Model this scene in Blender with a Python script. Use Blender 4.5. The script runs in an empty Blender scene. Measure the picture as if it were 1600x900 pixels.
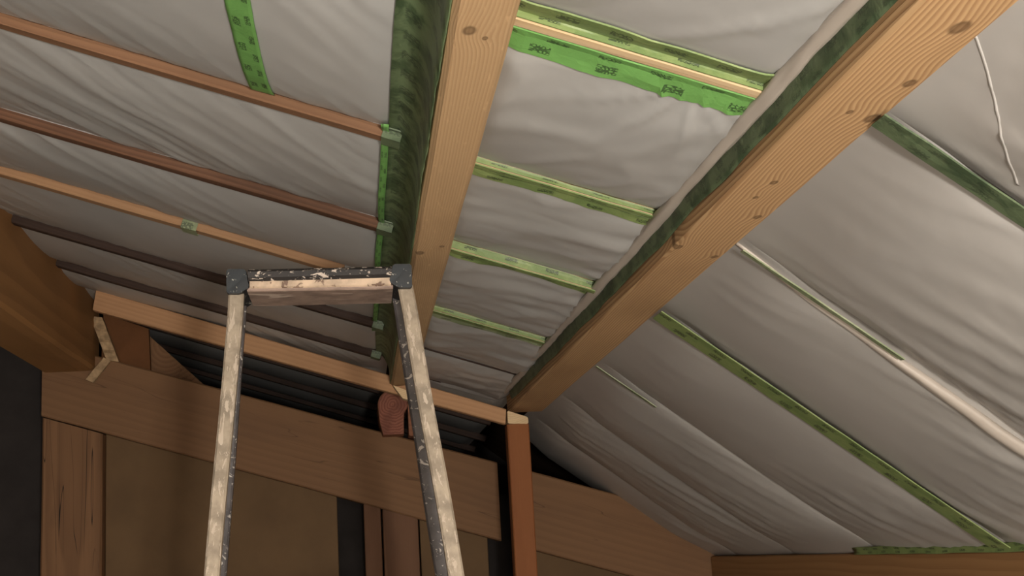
import bpy, math, random
from mathutils import Vector, Matrix, noise
random.seed(7)
PI = math.pi
scn = bpy.context.scene
COL = scn.collection

# ---------------------------------------------------------------- camera, light, exposure
S = 0.8            # metres per layout unit (layout origin = the eye, X right, Y along the beams, Z up)
EYE = 1.7          # eye height above the floor in metres
FPX = 2024.532
RX = (0.99193422, -0.0334826, 0.12225149)      # layout axes seen from the camera (right, down, forward)
RY = (-0.11281849, 0.20643384, 0.9719347)
RZ = (-0.05777975, -0.97788751, 0.20099133)
cam = bpy.data.objects.new('camera', bpy.data.cameras.new('camera'))
COL.objects.link(cam)
cam.data.sensor_width = 36.0
cam.data.lens = FPX / 1600 * 36
cam.data.clip_start = 0.02
cam.matrix_world = Matrix(((RX[0], -RX[1], -RX[2], 0), (RY[0], -RY[1], -RY[2], 0), (RZ[0], -RZ[1], -RZ[2], EYE), (0, 0, 0, 1)))
scn.camera = cam

world = bpy.data.worlds.new('world'); scn.world = world; world.use_nodes = True
world.node_tree.nodes['Background'].inputs[0].default_value = (1.0, 0.9, 0.8, 1)
world.node_tree.nodes['Background'].inputs[1].default_value = 0.05

def V(x, y, z):
    return Vector((x * S, y * S, z * S + EYE))

lamp = bpy.data.objects.new('work_lamp_light', bpy.data.lights.new('work_lamp_light', 'POINT'))   # bare work lamp just behind the viewer
COL.objects.link(lamp)
lamp.location = V(0.42, -1.25, -0.35)
lamp.data.energy = 335
lamp.data.color = (1.0, 0.93, 0.855)
lamp.data.shadow_soft_size = 0.11

vs = scn.view_settings
vs.view_transform = 'Standard'; vs.look = 'None'; vs.gamma = 1.0; vs.use_curve_mapping = False
vs.exposure = 0.0

# ---------------------------------------------------------------- helpers
def srgb(r, g, b):
    f = lambda c: (c / 255 / 12.92) if c / 255 <= 0.04045 else ((c / 255 + 0.055) / 1.055) ** 2.4
    return (f(r), f(g), f(b), 1.0)

class NT:
    def __init__(self, name):
        self.m = bpy.data.materials.new(name); self.m.use_nodes = True
        self.t = self.m.node_tree; self.n = self.t.nodes; self.l = self.t.links
        self.b = self.n['Principled BSDF']
    def node(self, kind, **kw):
        n = self.n.new(kind)
        for k, v in kw.items(): setattr(n, k, v)
        return n
    def put(self, sock, v):
        if isinstance(v, bpy.types.NodeSocket): self.l.new(v, sock)
        else: sock.default_value = v
    def math(self, op, a, b=0.0, c=None, clamp=False):
        n = self.node('ShaderNodeMath', operation=op, use_clamp=clamp)
        self.put(n.inputs[0], a); self.put(n.inputs[1], b)
        if c is not None: self.put(n.inputs[2], c)
        return n.outputs[0]
    def vmath(self, op, a, b=None):
        n = self.node('ShaderNodeVectorMath', operation=op)
        self.put(n.inputs[0], a)
        if b is not None: self.put(n.inputs[1], b)
        return n
    def mapr(self, v, a, b, c=0.0, d=1.0):
        n = self.node('ShaderNodeMapRange', interpolation_type='SMOOTHSTEP')
        self.put(n.inputs[0], v); n.inputs[1].default_value = a; n.inputs[2].default_value = b
        n.inputs[3].default_value = c; n.inputs[4].default_value = d
        return n.outputs[0]
    def mix(self, f, a, b, blend='MIX'):
        n = self.node('ShaderNodeMix', data_type='RGBA', blend_type=blend)
        self.put(n.inputs[0], f); self.put(n.inputs[6], a); self.put(n.inputs[7], b)
        return n.outputs[2]
    def noise(self, vec, scale=1.0, detail=3.0, rough=0.5, dist=0.0):
        n = self.node('ShaderNodeTexNoise')
        self.put(n.inputs['Vector'], vec); n.inputs['Scale'].default_value = scale
        n.inputs['Detail'].default_value = detail; n.inputs['Roughness'].default_value = rough
        n.inputs['Distortion'].default_value = dist
        return n.outputs[0]
    def scaled(self, vec, s):
        return self.vmath('MULTIPLY', vec, s).outputs[0]
    def bump(self, h, strength=0.3, dist=0.002):
        n = self.node('ShaderNodeBump'); n.inputs['Strength'].default_value = strength
        n.inputs['Distance'].default_value = dist; self.put(n.inputs['Height'], h)
        self.l.new(n.outputs[0], self.b.inputs['Normal'])

def wood(name, light, dark, pith=(0.02, 0.12), rings=55.0, contrast=0.6, knots=(), fibre=0.35, rough=0.7, stain=0.25, stain_col=None, bump=0.35, cracks=0.0, zface=False, flecks=0.0, wobble=0.05):
    """Sawn timber; grain runs along the object's local X. knots: (x, y, size) in metres, seen on the bottom / front face."""
    t = NT(name)
    co = t.node('ShaderNodeTexCoord').outputs['Object']
    sep = t.node('ShaderNodeSeparateXYZ'); t.l.new(co, sep.inputs[0])
    x, y, z = sep.outputs
    q = z if zface else y
    wob = t.noise(t.scaled(co, (0.9, 5.0, 5.0)), 1.0, 2.0)
    wob = t.math('MULTIPLY', t.math('SUBTRACT', wob, 0.5), wobble)
    dark_k = None; push = wob
    for kx, ky, ks in knots:
        dx = t.math('MULTIPLY', t.math('SUBTRACT', x, kx), 0.62)
        dy = t.math('SUBTRACT', q, ky)
        d2 = t.math('ADD', t.math('MULTIPLY', dx, dx), t.math('MULTIPLY', dy, dy))
        d = t.math('SQRT', d2)
        g = t.math('EXPONENT', t.math('MULTIPLY', d2, -1.0 / (ks * 3.0) ** 2))
        push = t.math('ADD', push, t.math('MULTIPLY', g, ks * 0.8))
        k = t.mapr(d, ks * 0.55, ks * 1.0, 1.0, 0.0)
        core = t.mapr(d, ks * 0.2, ks * 0.75, 0.3, 0.0)
        k = t.math('SUBTRACT', k, core)
        dark_k = k if dark_k is None else t.math('MAXIMUM', dark_k, k)
    dy = t.math('ADD', t.math('SUBTRACT', y, pith[0]), t.math('MULTIPLY', x, 0.006))
    dz = t.math('SUBTRACT', z, pith[1])
    r = t.math('SQRT', t.math('ADD', t.math('MULTIPLY', dy, dy), t.math('MULTIPLY', dz, dz)))
    r = t.math('ADD', r, push)
    fr = t.math('FRACT', t.math('MULTIPLY', r, rings))
    ring = t.math('MULTIPLY', t.mapr(fr, 0.15, 0.8), t.mapr(fr, 0.88, 1.0, 1.0, 0.0))
    fib = t.noise(t.scaled(co, (3.0, 170.0, 170.0)), 1.0, 3.0, 0.6)
    fl = t.noise(t.scaled(co, (26.0, 150.0, 150.0)), 1.0, 2.0, 0.5)
    f = t.math('ADD', t.math('MULTIPLY', ring, contrast), t.math('MULTIPLY', t.math('SUBTRACT', fib, 0.4), fibre), clamp=True)
    c = t.mix(f, light, dark)
    st = t.noise(t.scaled(co, (1.6, 6.0, 6.0)), 1.0, 4.0, 0.6)
    sc = stain_col or tuple(v * 0.55 for v in dark[:3]) + (1,)
    c = t.mix(t.math('MULTIPLY', t.mapr(st, 0.5, 0.78), stain), c, sc)
    if flecks:
        c = t.mix(t.math('MULTIPLY', t.mapr(fl, 0.62, 0.75), flecks), c, tuple(min(1, v * 1.35) for v in light[:3]) + (1,))
    if dark_k is not None:
        c = t.mix(t.math('MULTIPLY', dark_k, 0.8), c, tuple(v * 0.32 for v in dark[:3]) + (1,))
    if cracks:
        cr = t.noise(t.scaled(co, (1.4, 26.0, 26.0)), 1.0, 1.0, 0.3)
        crm = t.math('MULTIPLY', t.mapr(t.math('ABSOLUTE', t.math('SUBTRACT', cr, 0.52)), 0.0, 0.008, 1.0, 0.0), t.mapr(t.noise(t.scaled(co, (2.0, 4.0, 4.0)), 1.3), 0.5, 0.6))
        c = t.mix(t.math('MULTIPLY', crm, cracks), c, (0.01, 0.007, 0.005, 1))
    t.put(t.b.inputs['Base Color'], c)
    t.b.inputs['Roughness'].default_value = rough
    t.b.inputs['Specular IOR Level'].default_value = 0.25
    t.bump(t.math('ADD', t.math('MULTIPLY', fib, 0.7), t.math('MULTIPLY', ring, -0.5)), bump, 0.0015)
    return t.m

def film(name, col, rough=0.36, crinkle=0.12, scale=(5, 16, 16), spec=0.5):
    t = NT(name)
    co = t.node('ShaderNodeTexCoord').outputs['Object']
    a = t.noise(co, 3.0, 4.0, 0.55)
    c = t.mix(t.mapr(a, 0.3, 0.75), tuple(v * 0.88 for v in col[:3]) + (1,), col)
    t.put(t.b.inputs['Base Color'], c)
    t.b.inputs['Roughness'].default_value = rough
    t.b.inputs['Specular IOR Level'].default_value = spec
    h = t.noise(t.scaled(co, scale), 1.0, 1.5, 0.45)
    t.bump(h, crinkle, 0.004)
    return t.m

def tape(name, col, dark, rough=0.5, ink=0.75, patch=0.6, uscale=1.0):
    """Green sealing tape; UV: u metres along, v 0..1 across. Small dark print in rows along the strip."""
    t = NT(name)
    uv = t.node('ShaderNodeTexCoord').outputs['UV']
    co = t.node('ShaderNodeTexCoord').outputs['Object']
    sep = t.node('ShaderNodeSeparateXYZ'); t.l.new(uv, sep.inputs[0])
    u, v = sep.outputs[0], sep.outputs[1]
    pa = t.noise(co, 14.0, 4.0, 0.65, 0.6)
    c = t.mix(t.math('MULTIPLY', t.mapr(pa, 0.42, 0.62), patch), col, dark)
    # printed word groups: cells along u, glyph strokes inside
    def rowmask(v0, v1, per, off, duty):
        m = t.math('MULTIPLY', t.mapr(v, v0, v0 + 0.02), t.mapr(v, v1 - 0.02, v1, 1.0, 0.0))
        ph = t.math('FRACT', t.math('ADD', t.math('MULTIPLY', u, 1.0 / per), off))
        return t.math('MULTIPLY', m, t.mapr(ph, duty, duty + 0.02, 1.0, 0.0))
    gl = t.node('ShaderNodeTexVoronoi', feature='DISTANCE_TO_EDGE')
    comb = t.node('ShaderNodeCombineXYZ'); t.put(comb.inputs[0], t.math('MULTIPLY', u, 150.0)); t.put(comb.inputs[1], t.math('MULTIPLY', v, 13.0))
    t.l.new(comb.outputs[0], gl.inputs['Vector']); gl.inputs['Scale'].default_value = 1.0
    stroke = t.mapr(gl.outputs['Distance'], 0.10, 0.2, 1.0, 0.0)
    rows = t.math('MAXIMUM', rowmask(0.12, 0.36, 0.075, 0.0, 0.42), rowmask(0.54, 0.86, 0.098, 0.45, 0.3))
    pm = t.math('MULTIPLY', t.math('MULTIPLY', rows, stroke), ink)
    c = t.mix(pm, c, (0.012, 0.02, 0.012, 1))
    t.put(t.b.inputs['Base Color'], c)
    t.b.inputs['Roughness'].default_value = rough
    t.bump(t.noise(co, 60.0, 3.0, 0.6, 1.0), 0.35, 0.003)
    return t.m

def plain(name, col, rough=0.6, spec=0.3, metal=0.0, vary=0.25, scale=8.0):
    t = NT(name)
    co = t.node('ShaderNodeTexCoord').outputs['Object']
    a = t.noise(co, scale, 5.0, 0.6)
    c = t.mix(t.mapr(a, 0.3, 0.7), tuple(v * (1 - vary) for v in col[:3]) + (1,), col)
    t.put(t.b.inputs['Base Color'], c)
    t.b.inputs['Roughness'].default_value = rough; t.b.inputs['Specular IOR Level'].default_value = spec; t.b.inputs['Metallic'].default_value = metal
    t.bump(a, 0.2, 0.003)
    return t.m

def splatter(name, base, paint, amount=0.5, lo=30.0, hi=90.0, rough=0.55, stretch=(1, 1, 1)):
    """Surface with dried paint splashes of its own shape."""
    t = NT(name)
    co = t.node('ShaderNodeTexCoord').outputs['Object']
    cs = t.scaled(co, stretch)
    a = t.noise(cs, lo, 4.0, 0.65, 0.8); b = t.noise(cs, hi, 2.0, 0.5, 0.4)
    m = t.math('MAXIMUM', t.mapr(a, 0.62 - 0.2 * amount, 0.66 - 0.2 * amount), t.math('MULTIPLY', t.mapr(b, 0.66, 0.70), 0.8))
    base2 = t.mix(t.mapr(t.noise(co, 20.0, 4.0, 0.6), 0.35, 0.7), base, tuple(v * 0.6 for v in base[:3]) + (1,))
    c = t.mix(m, base2, paint)
    t.put(t.b.inputs['Base Color'], c); t.b.inputs['Roughness'].default_value = rough
    t.bump(t.math('ADD', m, t.noise(co, 45.0, 3.0)), 0.4, 0.002)
    return t.m

def endgrain(name, light, dark, cy, cz):
    t = NT(name)
    co = t.node('ShaderNodeTexCoord').outputs['Object']
    sep = t.node('ShaderNodeSeparateXYZ'); t.l.new(co, sep.inputs[0])
    dy = t.math('SUBTRACT', sep.outputs[1], cy); dz = t.math('SUBTRACT', sep.outputs[2], cz)
    r = t.math('SQRT', t.math('ADD', t.math('MULTIPLY', dy, dy), t.math('MULTIPLY', dz, dz)))
    r = t.math('ADD', r, t.math('MULTIPLY', t.noise(co, 30.0, 3.0), 0.02))
    fr = t.math('FRACT', t.math('MULTIPLY', r, 85.0))
    c = t.mix(t.mapr(fr, 0.2, 0.9), light, dark)
    c = t.mix(t.math('MULTIPLY', t.mapr(t.noise(co, 12.0, 4.0), 0.45, 0.7), 0.5), c, tuple(v * 0.6 for v in dark[:3]) + (1,))
    t.put(t.b.inputs['Base Color'], c); t.b.inputs['Roughness'].default_value = 0.8
    t.bump(fr, 0.25, 0.002)
    return t.m

def tag(o, label=None, cat=None, group=None, kind=None):
    if label: o['label'] = label
    if cat: o['category'] = cat
    if group: o['group'] = group
    if kind: o['kind'] = kind
    return o

def mesh_obj(name, verts, faces, mat, parent=None, smooth=False, uvs=None, matrix=None, auto=None):
    """verts in world metres; matrix gives the object's own frame (grain along its X)."""
    M = matrix or Matrix.Translation(verts[0])
    inv = M.inverted()
    me = bpy.data.meshes.new(name)
    me.from_pydata([inv @ Vector(v) for v in verts], [], faces)
    if uvs:
        ul = me.uv_layers.new(name='UVMap')
        for lp in me.loops: ul.data[lp.index].uv = uvs[lp.vertex_index]
    for m in (mat if isinstance(mat, (list, tuple)) else [mat]): me.materials.append(m)
    if smooth:
        for p in me.polygons: p.use_smooth = True
    me.update()
    o = bpy.data.objects.new(name, me); COL.objects.link(o)
    if parent is not None:
        o.parent = parent; o.matrix_parent_inverse = Matrix.Identity(4)
        o.matrix_basis = (world_of(parent)).inverted() @ M
    else:
        o.matrix_basis = M
    return o

def world_of(o):
    return o.matrix_basis.copy() if o.parent is None else world_of(o.parent) @ o.matrix_basis

def empty(name, p):
    o = bpy.data.objects.new(name, None); COL.objects.link(o); o.empty_display_size = 0.05
    o.matrix_basis = Matrix.Translation(p); return o

def frame(p0, p1, up):
    x = (p1 - p0).normalized(); y = up.cross(x).normalized(); z = x.cross(y)
    return Matrix(((x.x, y.x, z.x, p0.x), (x.y, y.y, z.y, p0.y), (x.z, y.z, z.z, p0.z), (0, 0, 0, 1)))

def loft(name, rings, mat, parent=None, matrix=None, caps=True, smooth=False, cap_mat=None):
    """rings: list of equal-length closed profiles of world points."""
    n = len(rings[0]); vs_ = [v for r in rings for v in r]; fs = []
    for i in range(len(rings) - 1):
        for j in range(n):
            a = i * n + j; b = i * n + (j + 1) % n
            fs.append((a, b, b + n, a + n))
    if caps:
        fs.append(tuple(reversed(range(n)))); fs.append(tuple(range((len(rings) - 1) * n, len(rings) * n)))
    o = mesh_obj(name, vs_, fs, mat, parent, smooth, matrix=matrix)
    if cap_mat is not None:
        o.data.materials.append(cap_mat)
        o.data.polygons[len(fs) - 2].material_index = 1; o.data.polygons[len(fs) - 1].material_index = 1
    bmfix(o.data)
    return o

def bmfix(me):
    import bmesh
    bm = bmesh.new(); bm.from_mesh(me); bmesh.ops.recalc_face_normals(bm, faces=bm.faces); bm.to_mesh(me); bm.free()

def chamfer(q, c):
    """cut the corners of a closed polygon of world points by c metres"""
    out = []; n = len(q)
    for i in range(n):
        p, a, b = q[i], q[i - 1], q[(i + 1) % n]
        da = (a - p); db = (b - p)
        out.append(p + da.normalized() * min(c, da.length * 0.3)); out.append(p + db.normalized() * min(c, db.length * 0.3))
    return out

def timber(name, q0, q1, mat, parent=None, bev=0.004, seg=10, wave=0.0015, up=None, seed=0, cap_mat=None):
    """q0, q1: end profiles (4+ layout points each, same order). Slightly wavy sawn timber."""
    a = [V(*p) for p in q0]; b = [V(*p) for p in q1]
    c0 = sum(a, Vector()) / len(a); c1 = sum(b, Vector()) / len(b)
    M = frame(c0, c1, Vector(up) if up else Vector((0, 0, 1)))
    rings = []
    for i in range(seg + 1):
        t = i / seg
        ring = chamfer([p.lerp(r, t) for p, r in zip(a, b)], bev)
        if wave and 0 < i < seg:
            ring = [p + noise.noise_vector(p * 3.0 + Vector((seed * 3.1, 0, 0))) * wave for p in ring]
        rings.append(ring)
    return loft(name, rings, mat, parent, M, cap_mat=cap_mat)

def box4(x0, x1, z0, z1, y):          # a profile across Y
    return [(x0, y, z0), (x1, y, z0), (x1, y, z1), (x0, y, z1)]

def vbox(x0, x1, y0, y1, z):          # a profile across Z
    return [(x0, y0, z), (x1, y0, z), (x1, y1, z), (x0, y1, z)]

# ---------------------------------------------------------------- materials
M = {}
pine_l, pine_d = srgb(196, 164, 124), srgb(158, 122, 84)
M['film'] = film('vapour_film', srgb(187, 187, 184))
M['film_right'] = film('vapour_film_right', srgb(185, 182, 177), scale=(6, 14, 6))
M['film_fold'] = film('vapour_film_fold', srgb(192, 182, 170), rough=0.4, crinkle=0.3, scale=(50, 5, 50))
M['film_gloss'] = film('glossy_film', srgb(160, 154, 142), rough=0.3, crinkle=0.3, scale=(12, 30, 12), spec=0.7)
M['tape'] = tape('green_tape', srgb(134, 152, 94), srgb(100, 126, 72))
M['tape_bright'] = tape('green_tape_bright', srgb(112, 166, 88), srgb(98, 146, 76), patch=0.4)
M['tape_side_shade'] = tape('green_tape_side_shade', srgb(112, 132, 94), srgb(68, 88, 58), ink=0.5, patch=0.9)  # shade on the beam's left side is put into this darker green
M['tape_dull_shade'] = tape('green_tape_dull_shade', srgb(94, 110, 80), srgb(58, 76, 52), ink=0.5, patch=0.9)  # darker copy: shade on the wide beam's side put in; also dull tape
M['tape_pale'] = tape('green_tape_under_film', srgb(150, 160, 126), srgb(120, 134, 98), ink=0.6, patch=0.8)
M['pineA'] = wood('pine_beam', pine_l, pine_d, pith=(0.13, -0.02), rings=210, contrast=0.36, knots=((2.146, 0.016, 0.011), (2.171, -0.006, 0.005), (3.332, 0.026, 0.012), (3.280, -0.018, 0.007)), flecks=0.35, wobble=0.025)
M['pineB'] = wood('pine_beam_ridged', srgb(204, 168, 124), srgb(152, 112, 74), pith=(-0.16, 0.11), rings=185, contrast=0.62, knots=((2.198, -0.040, 0.013), (2.069, -0.036, 0.010), (2.171, 0.001, 0.006), (2.489, 0.0, 0.008), (2.571, 0.004, 0.006), (2.693, -0.037, 0.009), (2.894, 0.052, 0.012), (2.984, -0.042, 0.009), (1.900, -0.02, 0.014)), flecks=0.1, bump=0.5, wobble=0.012)
M['pine_strip'] = wood('pale_pine_strip', srgb(222, 196, 156), srgb(196, 162, 116), rings=110, contrast=0.3)
M['batten_red'] = wood('reddish_batten', srgb(136, 102, 76), srgb(110, 80, 58), rings=90, contrast=0.4, stain=0.4)
M['batten_brown'] = wood('brown_batten', srgb(116, 84, 64), srgb(80, 56, 42), rings=90, contrast=0.5, stain=0.6)
M['batten_tan'] = wood('tan_batten', srgb(172, 136, 102), srgb(148, 110, 78), rings=80, contrast=0.3)
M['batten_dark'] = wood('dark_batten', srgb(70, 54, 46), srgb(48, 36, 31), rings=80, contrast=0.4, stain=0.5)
M['board'] = wood('planed_board', srgb(192, 150, 112), srgb(168, 124, 88), rings=60, contrast=0.3, stain=0.2, knots=(), zface=True)
M['oldbeam'] = wood('old_beam', srgb(132, 99, 70), srgb(108, 79, 54), rings=38, contrast=0.22, stain=0.5, stain_col=srgb(112, 84, 62), cracks=0.4, zface=True)
M['cbeam'] = wood('smooth_big_beam', srgb(168, 124, 78), srgb(138, 99, 60), pith=(0.1, 0.02), rings=22, contrast=0.45, stain=0.35, zface=True)
M['plate'] = wood('eaves_plate_wood', srgb(164, 124, 82), srgb(132, 94, 58), rings=60, contrast=0.35, stain=0.5, zface=True)
M['post'] = wood('old_post', srgb(136, 101, 71), srgb(106, 76, 52), rings=50, contrast=0.4, stain=0.5, cracks=1.0)
M['orange'] = wood('orange_post', srgb(144, 91, 54), srgb(120, 72, 40), rings=40, contrast=0.35, stain=0.3, stain_col=srgb(120, 60, 26))
M['stud'] = wood('stud', srgb(118, 86, 64), srgb(92, 64, 46), rings=55, contrast=0.45, stain=0.3)
M['ply'] = plain('plywood_panel', srgb(116, 92, 65), 0.75, 0.2, vary=0.22, scale=3.0)
M['brown_panel'] = plain('brown_panel', srgb(112, 74, 44), 0.75, 0.2, vary=0.2)
M['log'] = wood('log_side', srgb(150, 102, 76), srgb(120, 78, 56), rings=40, contrast=0.4, stain=0.4)
M['log_end'] = endgrain('log_end', srgb(150, 96, 76), srgb(124, 72, 56), 0, 0)
M['dark_wall'] = plain('shade_grey_wall', srgb(60, 55, 53), 0.85, 0.2)  # grey made dark to carry the darkness beyond the left opening
M['shade_wall'] = plain('shade_dark_boarding', srgb(52, 48, 46), 0.9, 0.1)  # dark base colour stands in for shade inside the wall gaps
M['decking'] = plain('roof_decking', srgb(90, 70, 52), 0.85, 0.1)
M['pale'] = plain('pale_plaster', srgb(214, 208, 200), 0.85, 0.2, vary=0.08)
M['floor'] = plain('floor_boards', srgb(196, 194, 190), 0.7, 0.2)
M['shim'] = plain('rough_shim', srgb(196, 166, 128), 0.8, 0.2, vary=0.5, scale=30)
M['rail'] = splatter('ladder_rail', srgb(178, 164, 144), srgb(194, 180, 162), 0.3, 80, 190, stretch=(0.3, 1, 1))
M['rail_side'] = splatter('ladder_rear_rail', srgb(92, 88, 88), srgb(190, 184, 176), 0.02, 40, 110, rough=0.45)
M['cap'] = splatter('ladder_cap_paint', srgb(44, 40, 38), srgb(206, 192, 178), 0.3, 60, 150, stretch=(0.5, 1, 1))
M['lip'] = splatter('ladder_lip', srgb(222, 196, 168), srgb(120, 96, 80), 0.0, 20, 60)
M['under'] = splatter('ladder_underside', srgb(164, 142, 128), srgb(200, 182, 166), 0.2, 18, 60, stretch=(0.2, 1, 1))
M['bracket'] = splatter('ladder_bracket', srgb(28, 36, 41), srgb(170, 170, 160), -0.1, 40, 120, rough=0.5)

# ---------------------------------------------------------------- roof geometry
ML, HL = 0.335, 1.0          # left slope: Z = HL - ML X
MR, HR = 0.755, 1.35         # right slope: Z = HR - MR X
def nrm(m):
    k = 1 / math.hypot(m, 1); return (m * k, k)       # unit normal (x, z) pointing up
NL, NR = nrm(ML), nrm(MR)
LINES_L = [-1.2, -0.4, 0.4, 1.2, 2.02, 2.82, 3.63, 4.34, 5.2, 5.97, 6.55, 7.2, 8.05, 8.85, 9.7]
LINES_M = [-1.2, -0.4, 0.4, 1.2, 2.02, 2.84, 3.63, 4.6, 5.51, 6.33, 7.2, 8.05, 8.85, 9.7]
LINES_R = [-1.2, -0.4, 0.4, 1.15, 1.95, 2.8, 3.63, 4.63, 5.6, 6.5, 7.4]

def nz(a, b, c=0.0): return noise.noise(Vector((a, b, c)))
def ridge(v): return 1 - abs(v) * 2.2

def bay(Y, lines):
    for i in range(len(lines) - 1):
        if lines[i] <= Y <= lines[i + 1]: return i, (Y - lines[i]) / (lines[i + 1] - lines[i]), lines[i + 1] - lines[i]
    return 0, 0.0, 1.0

def crease(v, k=4.0):
    return max(0.0, 1 - abs(v) * k) ** 1.4

def smooth01(v):
    v = max(0.0, min(1.0, v)); return v * v * (3 - 2 * v)

def h_left(X, Y):
    i, t, L = bay(Y, LINES_L)
    D = 0.034 + 0.008 * math.sin(i * 2.3)
    h = -D * (4 * t * (1 - t)) ** 0.7
    e0 = math.exp(-t * L / 0.10); e1 = math.exp(-(1 - t) * L / 0.16)
    k = 1 - math.exp(-min(t, 1 - t) * L / 0.03)
    q = X * 1.15 - Y; r = X + Y
    q += 0.05 * nz(X * 3, Y * 3, 8 + i)
    busy = smooth01(nz(X * 1.3 + i * 2.9, Y * 0.7, 2.2) * 1.4 + 0.45)
    w = 0.009 * busy * crease(nz(q * 6, r * 0.7, i * 3.3), 3.0) + 0.0045 * busy * crease(nz(q * 15, r * 1.2, i * 5.1), 2.6)
    w += 0.007 * e0 * crease(nz(X * 13 + Y * 3, i * 7.7, t * 1.2), 2.4) + 0.006 * e1 * crease(nz(X * 10 - Y * 4, i * 4.7, t), 2.4)
    w += 0.007 * nz(X * 1.9, Y * 1.9, i * 1.3) + 0.0012 * nz(q * 30, r * 3, i)
    w *= 0.85 if Y < 6.4 else 0.2
    return (h - w * k) * smooth01((0.165 - X) / 0.13)

def h_mid(X, Y):
    i, t, L = bay(Y, LINES_M)
    D = 0.030 + 0.006 * math.cos(i * 1.7)
    h = -D * (4 * t * (1 - t)) ** 0.7
    e0 = math.exp(-t * L / 0.2); e1 = math.exp(-(1 - t) * L / 0.1)
    k = 1 - math.exp(-min(t, 1 - t) * L / 0.09)
    side = math.exp(-max(0, X - 0.24) / 0.10) + 1.3 * math.exp(-max(0, 0.72 - X) / 0.13)
    far = smooth01((Y - 2.6) / 0.8)
    w = 0.004 * e0 * crease(nz(X * 12, i * 3.7, t * 2), 2.5) + 0.0065 * side * (0.35 + 0.65 * far) * crease(nz(X * 1.6, Y * 11 + X * 4, i * 1.9), 2.4)
    w += 0.003 * far * crease(nz(X * 1.2, Y * 22 + X * 3, i * 6.9), 2.2) + 0.004 * crease(nz(X * 5 + Y * 3.5, Y * 1.5 - X * 2, i * 9.1), 4)
    w += 0.008 * nz(X * 3, Y * 2.2, i * 2.1)
    if i == 4:        # pleats fanning from a staple on the near batten of the big bay
        dx, dy = X - 0.61, Y - 2.09
        rr = math.hypot(dx, dy)
        w += 0.008 * math.exp(-rr / 0.22) * crease(math.sin(math.atan2(dy, dx) * 6.5 + 0.6 * nz(X * 6, Y * 6)), 1.6) * min(1, rr / 0.06)
    w *= 1.5 if Y < 6.4 else 0.3
    return (h - w * k) * smooth01((0.755 - X) / 0.07) * smooth01((X - 0.2) / 0.12)

def h_right(X, Y):
    i, t, L = bay(Y, LINES_R)
    D = 0.044 + 0.008 * math.sin(i * 1.9 + 1)
    h = -D * (4 * t * (1 - t)) ** 0.55 * (0.8 + 0.2 * math.sin((X - 0.8) * 2.7))
    k = 1 - math.exp(-min(t, 1 - t) * L / 0.03)
    top = math.exp(-max(0, X - 0.90) / 0.13)
    busy = smooth01(nz(X * 1.5, Y * 1.2, 5.5) + 0.5)
    w = 0.009 * busy * crease(nz(X * 1.1, Y * 7 + X * 2.6, i * 2.7), 2.8) + 0.006 * busy * crease(nz(X * 1.6, Y * 16 + X * 6, i * 5.3), 2.2)
    w += 0.009 * top * crease(nz(X * 1.0, Y * 12 + X * 9, i * 1.1), 3.2) + 0.003 * nz(X * 2, Y * 2, i * 3.0)
    return (h - w * k) * smooth01((X - 0.875) / 0.20) * (0.25 + 0.75 * smooth01((1.90 - X) / 0.25))

def pt_L(X, Y, d): return V(X + NL[0] * d, Y, HL - ML * X + NL[1] * d)
def pt_R(X, Y, d): return V(X + NR[0] * d, Y, HR - MR * X + NR[1] * d)

def sheet(name, pt, hf, xs, lines, y0, y1, mat, per=30, parent=None):
    ys = []
    for a, b in zip(lines[:-1], lines[1:]):
        for k in range(per):
            t = k / per
            t = 0.5 - 0.5 * math.cos(PI * t) if True else t
            y = a + (b - a) * t
            if y0 <= y <= y1: ys.append(y)
    verts = [pt(x, y, hf(x, y)) for y in ys for x in xs]
    n = len(xs)
    faces = [(j * n + i, (j + 1) * n + i, (j + 1) * n + i + 1, j * n + i + 1) for j in range(len(ys) - 1) for i in range(n - 1)]
    return mesh_obj(name, verts, faces, mat, parent, True, matrix=Matrix.Translation(V(xs[0], 0, 0)))

def lin(a, b, n): return [a + (b - a) * i / n for i in range(n + 1)]

sheetL = sheet('plastic_sheet', pt_L, h_left, lin(-1.345, 0.158, 190), LINES_L, -0.9, 9.6, M['film'], 44)
tag(sheetL, 'grey plastic vapour barrier sheet stretched over the left roof slope beside the ladder', 'plastic sheet', 'vapour barrier sheets')
sheetM = sheet('plastic_sheet', pt_L, h_mid, lin(0.2, 0.755, 90), LINES_M, -0.9, 9.6, M['film'], 44)
tag(sheetM, 'grey plastic vapour barrier sheet in the middle bay between the two long pine beams', 'plastic sheet', 'vapour barrier sheets')
sheetR = sheet('plastic_sheet', pt_R, h_right, lin(0.86, 1.98, 130), LINES_R, -0.9, 7.2, M['film_right'], 44)
tag(sheetR, 'sagging grey plastic vapour barrier sheet on the steep right roof slope', 'plastic sheet', 'vapour barrier sheets')

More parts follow.
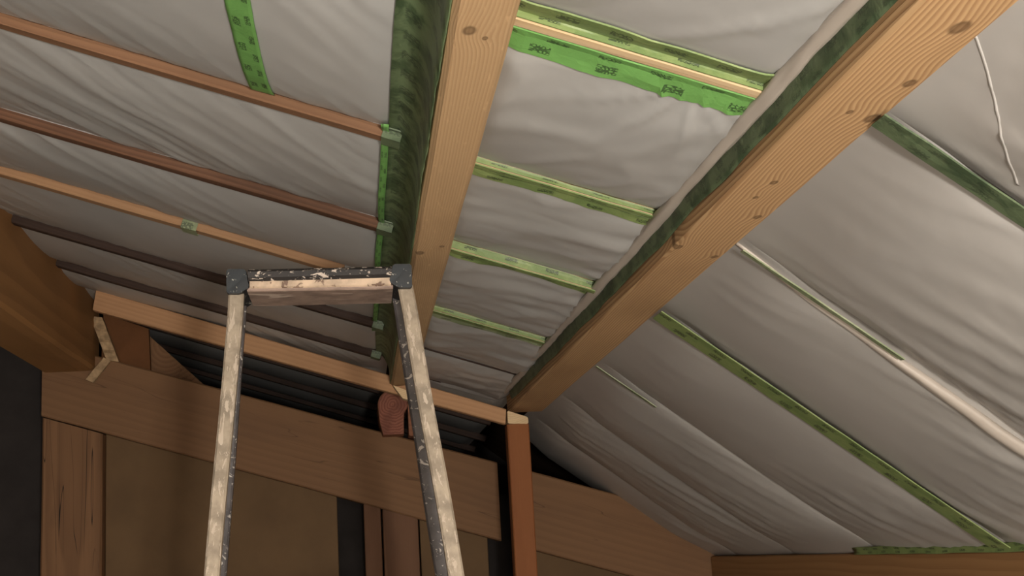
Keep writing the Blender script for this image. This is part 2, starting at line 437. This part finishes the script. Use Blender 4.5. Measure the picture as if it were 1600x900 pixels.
# roof decking above the sheets, floor and walls (the setting)
def slab(name, pts, th, mat, parent=None):
    a = [V(*p) for p in pts]
    n = (a[1] - a[0]).cross(a[2] - a[0]).normalized() * th * S
    vs_ = a + [p + n for p in a]
    fs = [(0, 1, 2, 3), (7, 6, 5, 4)] + [(i, i + 4, (i + 1) % 4 + 4, (i + 1) % 4) for i in range(4)]
    o = mesh_obj(name, vs_, fs, mat, parent); bmfix(o.data); return o
UP = 0.16
ceil = empty('ceiling', V(0.8, 3, HL + UP)); tag(ceil, 'dark roof decking above the plastic sheets', kind='structure')
slab('roof_deck', [(-3.2, -2.5, HL + UP + 3.2 * ML), (0.83, -2.5, HL + UP - 0.83 * ML), (0.83, 9.9, HL + UP - 0.83 * ML), (-3.2, 9.9, HL + UP + 3.2 * ML)], 0.03, M['decking'], ceil)
slab('roof_deck', [(0.83, -2.5, HR + UP - 0.83 * MR), (2.3, -2.5, HR + UP - 2.3 * MR), (2.3, 9.9, HR + UP - 2.3 * MR), (0.83, 9.9, HR + UP - 0.83 * MR)], 0.03, M['decking'], ceil)
FZ = -EYE / S
fl = slab('floor', [(-3.2, -2.5, FZ), (2.3, -2.5, FZ), (2.3, 9.9, FZ), (-3.2, 9.9, FZ)], -0.05, M['floor']); tag(fl, 'floor below the view', kind='structure')
YW = 6.85
wr = slab('wall_right', [(2.02, -2.5, FZ), (2.02, 9.9, FZ), (2.02, 9.9, -0.29), (2.02, -2.5, -0.29)], 0.06, M['ply']); tag(wr, 'right wall below the eaves plate', kind='structure')
wb = slab('wall_back', [(-3.2, -2.45, FZ), (2.3, -2.45, FZ), (2.3, -2.45, 2.2), (-3.2, -2.45, 2.2)], -0.05, M['pale']); tag(wb, 'wall behind the viewer', kind='structure')
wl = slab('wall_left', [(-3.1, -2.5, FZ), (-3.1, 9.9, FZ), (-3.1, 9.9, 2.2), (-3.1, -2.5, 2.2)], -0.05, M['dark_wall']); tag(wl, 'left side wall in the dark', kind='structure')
we = slab('wall_end', [(-3.2, 9.75, FZ), (2.3, 9.75, FZ), (2.3, 9.75, 2.2), (-3.2, 9.75, 2.2)], 0.05, M['shade_wall']); tag(we, 'unlit far end wall beyond the timber wall', kind='structure')

# ---------------------------------------------------------------- long beams
A0, A1 = 0.162, 0.264; AZ = 0.80
A = timber('roof_beam', box4(A0, A1, AZ, 0.96, -0.8), box4(A0 + 0.002, A1 + 0.002, AZ, 0.96, 6.04), M['pineA'], bev=0.008, seg=24)
tag(A, 'straight pine roof beam taped green down its left side, just right of the ladder', 'beam')
B = timber('roof_beam', [(0.7526, -0.8, 0.6695), (0.8725, -0.8, 0.6695), (0.8725, -0.8, 0.80), (0.7526, -0.8, 0.80)], [(0.715, 6.14, 0.662), (0.885, 6.14, 0.662), (0.885, 6.14, 0.80), (0.715, 6.14, 0.80)], M['pineB'], bev=0.004, seg=24)
tag(B, 'wide ridged-grain pine beam with knots running diagonally to the orange post', 'beam')
Cb = timber('roof_beam', box4(-1.60, -1.362, 1.035, 1.62, -0.8), box4(-1.60, -1.335, 1.055, 1.62, 6.95), M['cbeam'], bev=0.012, seg=24, wave=0.006)
tag(Cb, 'thick smooth tan beam at the left edge resting on the corner post', 'beam')

# ---------------------------------------------------------------- battens on the left slope
def slope_bar(name, Y, w, h, x0, x1, mat, parent=None, dn=0.0, seed=0):
    def prof(X):
        pts = []
        for yy, d in ((Y, dn), (Y + w, dn), (Y + w, dn - h), (Y, dn - h)):
            pts.append((X + NL[0] * d, yy, HL - ML * X + NL[1] * d))
        return pts
    return timber(name, prof(x0), prof(x1), mat, parent, bev=0.003, seg=14, wave=0.002, seed=seed, up=(NL[0], 0, NL[1]))
LB = [(2.82, 0.042, 0.027, 'batten_red', -1.34, 0.10, 'reddish brown roof batten, topmost of those left of the taped beam'),
      (3.63, 0.050, 0.032, 'batten_brown', -1.34, 0.11, 'knotty dark brown batten, second from the top on the left slope'),
      (4.34, 0.055, 0.038, 'batten_tan', -1.34, -0.02, 'pale tan batten with a patch of green tape, third on the left slope'),
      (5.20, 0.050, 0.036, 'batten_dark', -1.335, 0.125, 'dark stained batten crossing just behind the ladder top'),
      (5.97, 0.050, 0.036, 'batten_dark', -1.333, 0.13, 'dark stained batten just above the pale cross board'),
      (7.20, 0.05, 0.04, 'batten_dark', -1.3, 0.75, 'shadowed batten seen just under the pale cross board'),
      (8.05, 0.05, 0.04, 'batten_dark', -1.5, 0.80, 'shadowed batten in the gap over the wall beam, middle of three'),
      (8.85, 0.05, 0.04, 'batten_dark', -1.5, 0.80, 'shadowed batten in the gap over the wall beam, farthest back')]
BAT = []
for i, (Y, w, h, m, x0, x1, lab) in enumerate(LB):
    o = slope_bar('roof_batten', Y, w, h, x0, x1, M[m], seed=i); tag(o, lab, 'batten', 'battens across the left roof slope'); BAT.append(o)

# ---------------------------------------------------------------- ribbons: tape and film
def ribbon(name, rows, mat, parent=None, th=0.0025, smooth=True):
    """rows: list of cross rows (world points), strip runs from row to row; gets thickness th."""
    n = len(rows[0]); vs_ = []; uv = []; u = 0.0
    for j, r in enumerate(rows):
        if j: u += (r[n // 2] - rows[j - 1][n // 2]).length
        for i, p in enumerate(r): vs_.append(p); uv.append((u, i / (n - 1)))
    fs = [(j * n + i, j * n + i + 1, (j + 1) * n + i + 1, (j + 1) * n + i) for j in range(len(rows) - 1) for i in range(n - 1)]
    o = mesh_obj(name, vs_, fs, mat, parent, smooth, uv)
    sm = o.modifiers.new('thickness', 'SOLIDIFY'); sm.thickness = th; sm.offset = 0
    return o

def surf_strip(name, pt, hf, path, width, mat, parent, drop=0.006, n=6, rag=0.0, edge=None):
    """tape on a sheet: path of (X, Y); width across"""
    rows = []
    for j, (X, Y) in enumerate(path):
        a = path[max(0, j - 1)]; b = path[min(len(path) - 1, j + 1)]
        tx, ty = b[0] - a[0], b[1] - a[1]; L = math.hypot(tx, ty); px, py = -ty / L, tx / L
        wj = width * (1 + rag * nz(j * 0.7, 3.3))
        row = []
        for i in range(n + 1):
            s = (i / n - 0.5) * wj
            x, y = X + px * s, Y + py * s
            row.append(pt(x, y, hf(x, y) - drop))
        rows.append(row)
    return ribbon(name, rows, mat, parent)

def profile_strip(name, prof, x0, x1, mat, parent, pt=pt_L, n=40, jit=0.0015, seed=0, skew=0.0, smooth=False):
    """a ribbon running across the slope: prof = [(Y, d)...] is its cross-section"""
    rows = []
    for j in range(n + 1):
        X = x0 + (x1 - x0) * j / n
        rows.append([pt(X, Y + skew * (j / n) + jit * nz(X * 14, k * 1.7, seed), d + jit * nz(X * 11, 9 + k, seed)) for k, (Y, d) in enumerate(prof)])
    return ribbon(name, rows, mat, parent, smooth=smooth)

# middle bay: battens under tape
def mid_batten(Y, w, h, mat, near, far, x0=0.2655, x1=0.722, wrap=False, label='', seed=0):
    o = slope_bar('roof_batten', Y, w, h, x0, x1, mat, seed=20 + seed)
    tag(o, label, 'batten', 'taped battens in the middle bay')
    def strip(prof, mt, jit=0.001, sd=0):
        rows = []
        for j in range(45):
            X = x0 + (x1 - x0) * j / 44
            rows.append([pt_L(X, yy + jit * nz(X * 14, q * 1.7, sd), (h_mid(X, yy) if d is None else d) - (0.004 if d is None else 0) + jit * nz(X * 11, 9 + q, sd)) for q, (yy, d) in enumerate(prof)])
        return ribbon('tape_strip', rows, M[mt], o, smooth=False)
    if near:
        wn, mt = near
        strip([(Y - wn, None), (Y - wn * 0.66, None), (Y - wn * 0.33, None), (Y - 0.005, -0.008), (Y - 0.004, -h * 0.55), (Y - 0.004, -h + 0.001)], mt, sd=seed)
    if wrap:
        strip([(Y - 0.003, -h - 0.003), (Y + w * wrap * 0.5, -h - 0.003), (Y + w * wrap, -h - 0.003)], 'tape', 0.0006, seed + 3)
    if far:
        wf, mt = far
        strip([(Y + w + 0.003, -h + 0.001), (Y + w + wf * 0.3, None), (Y + w + wf * 0.65, None), (Y + w + wf, None)], mt, sd=seed + 5)
    return o
mid_batten(2.02, 0.034, 0.022, M['pine_strip'], (0.07, 'tape'), (0.075, 'tape_bright'), label='pale pine batten edged with bright green tape at the top of the middle bay', seed=1)
mid_batten(2.84, 0.03, 0.018, M['pine_strip'], (0.010, 'tape'), (0.05, 'tape'), wrap=0.6, label='green taped batten, second from the top between the two pine beams', seed=2)
mid_batten(3.63, 0.045, 0.028, M['pine_strip'], (0.014, 'tape'), (0.05, 'tape'), wrap=0.7, label='broad green taped batten, third from the top between the two pine beams', seed=3)
mid_batten(4.60, 0.04, 0.022, M['pine_strip'], (0.014, 'tape'), (0.045, 'tape_pale'), wrap=1.0, label='green taped batten, lowest taped one between the two pine beams', seed=4)
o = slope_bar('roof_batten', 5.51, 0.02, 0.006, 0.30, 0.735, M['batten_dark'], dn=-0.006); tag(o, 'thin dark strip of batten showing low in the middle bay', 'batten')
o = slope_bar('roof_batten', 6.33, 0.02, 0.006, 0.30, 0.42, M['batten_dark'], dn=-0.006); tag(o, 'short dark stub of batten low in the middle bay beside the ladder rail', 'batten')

# tape down the left side of beam A (a cove from the sheet onto the beam's side)
rows = []
for j in range(150):
    Y = 1.0 + j * (6.0 - 1.0) / 149
    jt = 0.004 * nz(Y * 5, 1.5) + 0.003 * nz(Y * 17, 4.0)
    x0 = 0.098 + 0.012 * nz(Y * 1.1, 7.0)
    row = []
    for X, Z in ((x0, None), (x0 + 0.022, None), (0.14, 0.925), (0.152, 0.90), (0.158, 0.87), (0.1585, 0.84), (0.159, 0.806)):
        if Z is None:
            d = max(-0.055, h_left(X, Y)) - 0.006
            p = pt_L(X, Y, d)
        else: p = V(X + jt, Y, Z + jt)
        row.append(p)
    rows.append(row)
o = ribbon('tape_strip', rows, M['tape_side_shade'], A, th=0.002); o['label'] = 'green tape sealing the sheet to the beam side, coloured darker for shade'
rows = []
for j in range(120):
    Y = 2.75 + j * 2.6 / 119
    x0 = 0.086 + 0.006 * nz(Y * 2, 3.0); wd = 0.016
    rows.append([pt_L(x0 + wd * k / 3, Y, max(-0.06, h_left(x0 + wd * k / 3, Y)) - 0.012) for k in range(4)])
o = ribbon('tape_strip', rows, M['tape_bright'], A, th=0.002); o['label'] = 'bright green tape edge on the sheet beside the beam'
# tape patches over batten ends
for i in (0, 1, 3, 4):
    Y, w, h = LB[i][0], LB[i][1], LB[i][2]
    profile_strip('tape_patch', [(Y - 0.03, -0.014), (Y - 0.006, -0.010), (Y - 0.005, -h - 0.003), (Y + w + 0.003, -h - 0.003), (Y + w + 0.03, -0.022)], 0.086, 0.128, M['tape_dull_shade'], BAT[i], n=6, seed=i)
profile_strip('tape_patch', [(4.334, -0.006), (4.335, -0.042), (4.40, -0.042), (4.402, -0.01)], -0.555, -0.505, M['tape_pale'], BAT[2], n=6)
# curved tape over a sheet joint, upper left
path = [(-0.183 + 0.004 * math.sin(Y * 3), Y) for Y in lin(1.3, 2.812, 60)]
o = surf_strip('tape_strip', pt_L, h_left, path, 0.048, M['tape_bright'], sheetL, drop=0.004); o['label'] = 'bright green tape along a joint in the sheet'

# beam B left side: green tape on the face, gathered film roll along the corner
def bx(Y): return 0.745 + (0.715 - 0.745) * (Y - 0.6) / (6.02 - 0.6)
rows = []
for j in range(170):
    Y = 0.7 + j * 5.2 / 169
    a = 0.004 * nz(Y * 6, 2.2)
    rows.append([V(bx(Y) - 0.004 + a * 0.4, Y, 0.696 + 0.006 * nz(Y * 4, 8.8)), V(bx(Y) - 0.007 + a, Y, 0.708), V(bx(Y) - 0.010 + a, Y, 0.725 + a), V(bx(Y) - 0.014, Y, 0.745)])
o = ribbon('tape_strip', rows, M['tape_dull_shade'], B, th=0.002); o['label'] = 'green tape on the beam side under the gathered film, coloured darker for shade'
rings = []
for j in range(220):
    Y = 0.7 + j * 5.3 / 219
    cx, cz = bx(Y) - 0.022 + 0.004 * nz(Y * 2.5, 5), HL - ML * (bx(Y) - 0.02) - 0.020 + 0.004 * nz(Y * 3, 6)
    ring = []
    for k in range(14):
        an = 2 * PI * k / 14
        rr = 0.013 * (1 + 0.45 * nz(Y * 2.2, math.cos(an) * 1.6, math.sin(an) * 1.6) + 0.25 * nz(Y * 12, math.cos(an) * 3, math.sin(an) * 3))
        ring.append(V(cx + rr * 1.25 * math.cos(an), Y, cz + rr * math.sin(an)))
    rings.append(ring)
o = loft('film_fold', rings, M['film_fold'], sheetM, smooth=True); o['label'] = 'gathered fold of plastic along the beam'

# right slope: tape and folds on the rafter lines
def rpath(Y, x0, x1, bend=0.0, n=40): return [(x, Y + bend * math.sin(PI * (x - x0) / (x1 - x0))) for x in lin(x0, x1, n)]
def rtape(Y, w, x0, x1, mt, lab=None, d=-0.028, seed=0):
    o = profile_strip('tape_strip', [(Y - w, d - 0.007), (Y - w * 0.6, d - 0.006), (Y - w * 0.2, d - 0.005), (Y + w * 0.2, d - 0.004)], x0, x1, M[mt], sheetR, pt=pt_R, n=60, seed=seed)
    if lab: o['label'] = lab
rtape(1.95, 0.05, 0.88, 1.9, 'tape_dull_shade', 'dull green tape under film near the top right', seed=1)
rtape(2.79, 0.022, 0.90, 1.25, 'tape_pale', seed=2)
rtape(3.64, 0.10, 0.89, 1.835, 'tape', 'long green tape along a rafter down to the plate', seed=3)
rtape(4.62, 0.03, 0.89, 1.10, 'tape_pale', seed=4)
def fold(Y, x0, x1, r0, r1, mat, lab=None, off=0.0):
    rings = []
    for j in range(70):
        t = j / 69; X = x0 + (x1 - x0) * t; r = (r0 + (r1 - r0) * t)
        ring = []
        for k in range(12):
            an = 2 * PI * k / 12
            rr = r * (1 + 0.25 * nz(X * 5, math.cos(an) * 2, math.sin(an) * 2 + Y))
            yy = Y + off + rr * 1.3 * math.cos(an)
            ring.append(pt_R(X, yy, h_right(X, Y + off) - r * 0.25 + 0.75 * rr * math.sin(an)))
        rings.append(ring)
    o = loft('film_fold', rings, mat, sheetR, smooth=True)
    if lab: o['label'] = lab
fold(2.8, 0.89, 1.94, 0.005, 0.030, M['film_fold'], 'thick shiny fold of plastic along a rafter', 0.045)

rows = []
for j in range(40):
    t = j / 39; X = 0.885 + 0.18 * t; Y = 1.632 + 0.233 * t - 0.008 * math.sin(PI * t)
    rows.append([pt_R(X + dx * 0.0016, Y - dx * 0.0012, h_right(X, Y) - dd) for dx, dd in ((-1, 0.0), (-0.5, 0.0012), (0.5, 0.0012), (1, 0.0))])
o = ribbon('film_crease', rows, M['film_right'], sheetR, th=0.0006); o['label'] = 'thin taut crease in the plastic'

# ---------------------------------------------------------------- far timber wall
yb = lambda X: 6.4 + (5.92 - 6.4) * (X + 1.245) / (0.70 + 1.245)
k0, k1 = 6.4 / 5, 5.92 / 5
bd = timber('cross_board', [(-0.985 * k0, 6.4, 1.004 * k0), (-0.985 * k0, 6.46, 1.004 * k0), (-0.972 * k0, 6.46, 1.084 * k0), (-0.972 * k0, 6.4, 1.084 * k0)],
            [(0.572 * k1, 5.92, 0.496 * k1), (0.572 * k1, 5.98, 0.496 * k1), (0.578 * k1, 5.98, 0.554 * k1), (0.578 * k1, 5.92, 0.554 * k1)], M['board'], bev=0.004, seg=16)
tag(bd, 'pale planed board crossing under the ends of the pine beams', 'board')
blk = timber('wood_block', [(0.214, 5.97, 0.732), (0.249, 5.97, 0.722), (0.249, 5.97, 0.762), (0.171, 5.97, 0.796)], [(0.214, 6.03, 0.732), (0.249, 6.03, 0.722), (0.249, 6.03, 0.762), (0.171, 6.03, 0.796)], M['pine_strip'], bev=0.003, seg=1, wave=0)
tag(blk, 'small pale wedge under the end of the beam above the log', 'wood block')
blk = timber('wood_block', [(0.690, 5.93, 0.590), (0.785, 5.93, 0.585), (0.785, 5.93, 0.615), (0.690, 5.93, 0.650)], [(0.690, 6.03, 0.590), (0.785, 6.03, 0.585), (0.785, 6.03, 0.615), (0.690, 6.03, 0.650)], M['pine_strip'], bev=0.004, seg=1, wave=0)
tag(blk, 'small pale wedge on top of the orange post', 'wood block')
op = timber('wooden_post', vbox(0.688, 0.788, 5.95, 6.05, FZ), vbox(0.688, 0.790, 5.95, 6.05, 0.588), M['orange'], bev=0.004, seg=10, up=(0, 1, 0))
tag(op, 'orange-brown square post in front of the wall under the wide beam', 'post')

kw = YW / 5
def wbeam(x0, x1, y0, y1, lab, name='wall_beam', z_shift=0.0, flat=None):
    top = lambda X: 0.711 - 0.317 * X; bot = lambda X: 0.309 - 0.326 * X
    def pr(X): 
        return [(X, y0, bot(X)), (X, y1, bot(X)), (X, y1, top(X)), (X, y0, top(X))]
    o = timber(name, pr(x0), pr(x1), M['oldbeam'], bev=0.006, seg=16, wave=0.003)
    tag(o, lab, 'beam'); return o
wbeam(-1.60, 0.728, YW, YW + 0.16, 'wide weathered sloping beam across the far wall behind the ladder')
wbeam(0.80, 1.98, YW + 0.01, YW + 0.16, 'sloping wall beam right of the orange post, running under the plastic')
lp = timber('wooden_post', vbox(-1.60, -1.305, YW + 0.02, YW + 0.2, FZ), [(-1.60, YW + 0.02, 0.826), (-1.30, YW + 0.02, 0.728), (-1.30, YW + 0.2, 0.728), (-1.60, YW + 0.2, 0.826)], M['post'], bev=0.008, seg=12, up=(0, 1, 0), wave=0.003)
tag(lp, 'broad cracked corner post at the left end of the far wall', 'post')
# panels and studs below the beam
def panel(x0, x1, y, z1a, z1b, mat, name, lab, cat, th=0.03):
    q0 = [(x0, y, FZ), (x1, y, FZ), (x1, y + th, FZ), (x0, y + th, FZ)]; q1 = [(x0, y, z1a), (x1, y, z1b), (x1, y + th, z1b), (x0, y + th, z1a)]
    o = timber(name, q0, q1, mat, bev=0.003, seg=6, up=(0, 1, 0), wave=0.001); tag(o, lab, cat); return o
topz = lambda X: 0.36 - 0.326 * X
panel(-1.298, -0.118, YW + 0.10, topz(-1.298), topz(-0.118), M['ply'], 'wall_panel', 'large tan plywood panel left of the studs under the sloping beam', 'panel')
panel(0.02, 0.108, YW + 0.045, topz(0.02), topz(0.108), M['stud'], 'wall_stud', 'narrow reddish stud left of the dark groove under the sloping beam', 'stud', 0.1)
panel(0.117, 0.30, YW + 0.045, topz(0.117), topz(0.30), M['stud'], 'wall_stud', 'wider grained stud behind the right ladder rail', 'stud', 0.1)
panel(0.31, 0.665, YW + 0.11, topz(0.31), topz(0.665), M['ply'], 'wall_panel', 'narrow tan panel between the ladder rail and the orange post', 'panel')
panel(0.80, 2.0, YW + 0.11, topz(0.80), topz(2.0), M['ply'], 'wall_panel', 'tan panel right of the orange post under the sloping beam', 'panel')
wf = slab('wall_far', [(-1.55, YW + 0.32, FZ), (2.1, YW + 0.32, FZ), (2.1, YW + 0.32, 0.0), (-1.55, YW + 0.32, 0.9)], -0.04, M['shade_wall']); tag(wf, 'boarding behind the studs, coloured dark for the shade in the gaps', kind='structure')
wf = slab('wall_corner', [(-3.2, YW + 0.5, FZ), (-1.5, YW + 0.5, FZ), (-1.5, YW + 0.5, 1.7), (-3.2, YW + 0.5, 1.7)], -0.04, M['dark_wall']); tag(wf, 'wall left of the corner post, grey darkened for the unlit opening', kind='structure')
# pieces above the beam, left
def plate_piece(name, pix, y0, y1, mat, lab, cat):
    """pix: outline in (X, Z) on the plane Y=y0, extruded to y1"""
    q0 = [(x, y0, z) for x, z in pix]; q1 = [(x, y1, z) for x, z in pix]
    o = timber(name, q0, q1, mat, bev=0.002, seg=1, wave=0, up=(0, 0, 1)); tag(o, lab, cat); return o
plate_piece('gable_board', [(-1.31, 1.09), (-1.06, 1.03), (-1.07, 1.27), (-1.30, 1.36)], YW + 0.03, YW + 0.07, M['brown_panel'], 'dark brown board filling the gap beside the thick left beam', 'board')
plate_piece('gable_board', [(-1.10, 1.02), (-0.72, 0.90), (-1.09, 1.26)], YW + 0.18, YW + 0.22, M['post'], 'dim triangular offcut standing on the wall beam under the cross board', 'board')
rings = []
for j in range(13):
    t = j / 12; X = -1.325 + 0.085 * t; Z = 1.335 - 0.235 * t
    d = 0.012 * (1 + 0.6 * math.sin(t * 24))
    rings.append([V(X - 0.03, YW - 0.03 - d, Z), V(X + 0.03, YW - 0.03 - d * 0.6, Z - 0.008), V(X + 0.03, YW + 0.02, Z - 0.008), V(X - 0.03, YW + 0.02, Z)])
o = loft('shim_strip', rings, M['shim'], smooth=False); tag(o, 'ribbed pale strip wedged against the end of the thick left beam', 'shim')
o = timber('wood_chip', [(-1.375, 6.80, 1.005), (-1.335, 6.80, 0.985), (-1.335, 6.83, 0.985), (-1.375, 6.83, 1.005)], [(-1.285, 6.80, 1.115), (-1.25, 6.80, 1.095), (-1.25, 6.83, 1.095), (-1.285, 6.83, 1.115)], M['shim'], bev=0.003, seg=1, wave=0, up=(0, 1, 0))
tag(o, 'small grey wedge of wood leaning on the wall beam below the thick beam', 'wedge')

# round log end on the wall beam
lc = Vector((0.188, 6.72, 0.795)); lr = 0.078
prof = []
for k in range(25):
    an = math.radians(-12 + 204 * k / 24); prof.append((lr * math.cos(an) * (1 + 0.03 * nz(k * 0.8, 2)), lr * math.sin(an) * (1 + 0.03 * nz(k * 0.9, 5))))
prof += [(-lr * 0.92, -0.09), (-lr * 0.72, -0.155), (0.052, -0.155), (0.056, -0.05)]
rings = [[V(lc.x + a * (0.95 if y == 0 else 1), lc.y + y, lc.z + b * (0.95 if (y == 0 and b > 0) else 1)) for a, b in prof] for y in (0, 0.006, 0.12, 0.4)]
ML_ = frame(V(*lc), V(lc.x, lc.y + 1, lc.z), Vector((0, 0, 1)))
o = loft('log_end', rings, M['log'], matrix=ML_, cap_mat=M['log_end'])
tag(o, 'reddish round log end sitting on the wall beam below the pine beam', 'log')
o = timber('wood_block', box4(0.266, 0.345, 0.63, 0.80, 6.74), box4(0.266, 0.345, 0.63, 0.80, 6.95), M['log'], bev=0.004, seg=2)
tag(o, 'reddish block beside the round log behind the ladder rail', 'wood block')

# eaves plate on the right
o = timber('eaves_plate', box4(1.885, 2.02, -0.28, -0.072, 0.5), box4(1.835, 2.02, -0.28, -0.072, YW - 0.01), M['plate'], bev=0.005, seg=16)
tag(o, 'weathered eaves plate along the foot of the right roof slope', 'beam')
rows = []
for j in range(60):
    Y = 2.6 + j * 2.2 / 59
    xx = 1.86 - 0.03 * (Y - 3) / 3.8
    a = 0.006 * nz(Y * 5, 2)
    rows.append([V(xx - 0.012, Y, -0.055 + 0.006 + a), V(xx - 0.004, Y, -0.064 + a), V(xx - 0.006, Y, -0.076 + a * 0.5)])
o = ribbon('tape_strip', rows, M['tape'], sheetR, th=0.002); o['label'] = 'green tape sealing the sheet to the eaves plate'

# ---------------------------------------------------------------- step ladder
lad = empty('step_ladder', V(-0.13, 3.2, FZ)); tag(lad, 'paint-spattered wooden step ladder with dark corner brackets, standing in the middle', 'ladder')
def pix(px, py, Y):
    d = (px - 800.0, py - 450.0, FPX)
    dx = sum(a * b for a, b in zip(RX, d)); dy = sum(a * b for a, b in zip(RY, d)); dz = sum(a * b for a, b in zip(RZ, d))
    return (dx * Y / dy, Y, dz * Y / dy)
YT, YBm = 3.37, 3.17
def rail(name, tl, tr, bl, br, Yt, Yb, depth, mat, zfloor=True):
    a0, a1 = Vector(pix(*tl, Yt)), Vector(pix(*tr, Yt)); b0, b1 = Vector(pix(*bl, Yb)), Vector(pix(*br, Yb))
    t = (FZ - a0.z) / (b0.z - a0.z)
    f0 = a0 + (b0 - a0) * t; f1 = a1 + (b1 - a1) * t; f1.z = f0.z = FZ
    dv = Vector((0, depth, 0))
    q0 = [tuple(v) for v in (a0, a1, a1 + dv, a0 + dv)]; q1 = [tuple(v) for v in (f0, f1, f1 + dv, f0 + dv)]
    return timber(name, q0, q1, mat, lad, bev=0.004, seg=40, wave=0.0035, up=(0, 1, 0))
rail('rail', (357, 452), (381, 452), (320, 895), (344, 895), YT, YBm, 0.035, M['rail'])
rail('rail', (621, 445), (645, 445), (700, 895), (725, 895), YT, YBm, 0.035, M['rail'])
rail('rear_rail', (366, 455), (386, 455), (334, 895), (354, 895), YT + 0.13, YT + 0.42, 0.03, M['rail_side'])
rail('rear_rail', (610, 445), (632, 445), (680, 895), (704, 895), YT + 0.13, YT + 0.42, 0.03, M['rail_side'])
def lbox(name, p, y0, y1, mat, bev=0.003, sub=6):
    """p: outline in pixels-free layout coords [(X, Z)...] at Y=y0 .. y1"""
    q0 = [(x, y0, z) for x, z in p]; q1 = [(x, y1, z) for x, z in p]
    return timber(name, q0, q1, mat, lad, bev=bev, seg=2, wave=0, up=(0, 0, 1))
def pz(px, py, Y): a = pix(px, py, Y); return (a[0], a[2])
# top board (dark painted front), lip below it, underside board
def xbar(name, tl, bl, tr, br, y0, y1, mat, bev=0.003):
    a = [(*pz(*tl, y0),), (*pz(*bl, y0),)]; b = [(*pz(*tr, y0),), (*pz(*br, y0),)]
    q0 = [(a[0][0], y0, a[0][1]), (a[1][0], y0, a[1][1]), (a[1][0], y1, a[1][1]), (a[0][0], y1, a[0][1])]
    q1 = [(b[0][0], y0, b[0][1]), (b[1][0], y0, b[1][1]), (b[1][0], y1, b[1][1]), (b[0][0], y1, b[0][1])]
    return timber(name, q0, q1, mat, lad, bev=bev, seg=8, wave=0.001)
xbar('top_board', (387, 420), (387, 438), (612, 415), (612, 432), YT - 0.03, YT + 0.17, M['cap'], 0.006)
xbar('front_lip', (390, 437), (390, 450), (611, 431), (611, 446), YT - 0.018, YT + 0.006, M['lip'])
xbar('under_board', (386, 448), (386, 455), (614, 444), (614, 451), YT - 0.012, YT + 0.19, M['under'])
for (x0, x1, y0, y1, c) in ((354, 387, 421, 459, 1), (612, 643, 413, 450, -1)):
    a = [pz(x0, y0, YT - 0.02), pz(x1 - (3 if c > 0 else 0), y0, YT - 0.02), pz(x1, (y0 + y1) / 2, YT - 0.02), pz(x1 + 3 * c, y1 - 10, YT - 0.02), pz(x1 - (12 if c > 0 else 0), y1, YT - 0.02), pz(x0, y1, YT - 0.02)]
    if c < 0:
        a = [pz(x0 + 2, y0, YT - 0.02), pz(x1, y0, YT - 0.02), pz(x1 + 1, y1, YT - 0.02), pz(x0 + 10, y1, YT - 0.02), pz(x0 - 4, y1 - 10, YT - 0.02), pz(x0 - 2, (y0 + y1) / 2, YT - 0.02)]
    lbox('corner_bracket', a, YT - 0.025, YT + 0.17, M['bracket'], 0.004)
for zt in (-0.25, -0.6, -0.95, -1.3, -1.65):
    t = (0.75 - zt)
    yy = YT - 0.25 * t
    xbar_q0 = [(-0.37 - 0.087 * t + 0.03, yy, zt), (-0.37 - 0.087 * t + 0.03, yy + 0.1, zt), (-0.37 - 0.087 * t + 0.03, yy + 0.1, zt + 0.03), (-0.37 - 0.087 * t + 0.03, yy, zt + 0.03)]
    xr = 0.11 + 0.14 * t
    timber('tread', xbar_q0, [(xr - 0.03, p[1], p[2]) for p in xbar_q0], M['rail'], lad, seg=2)
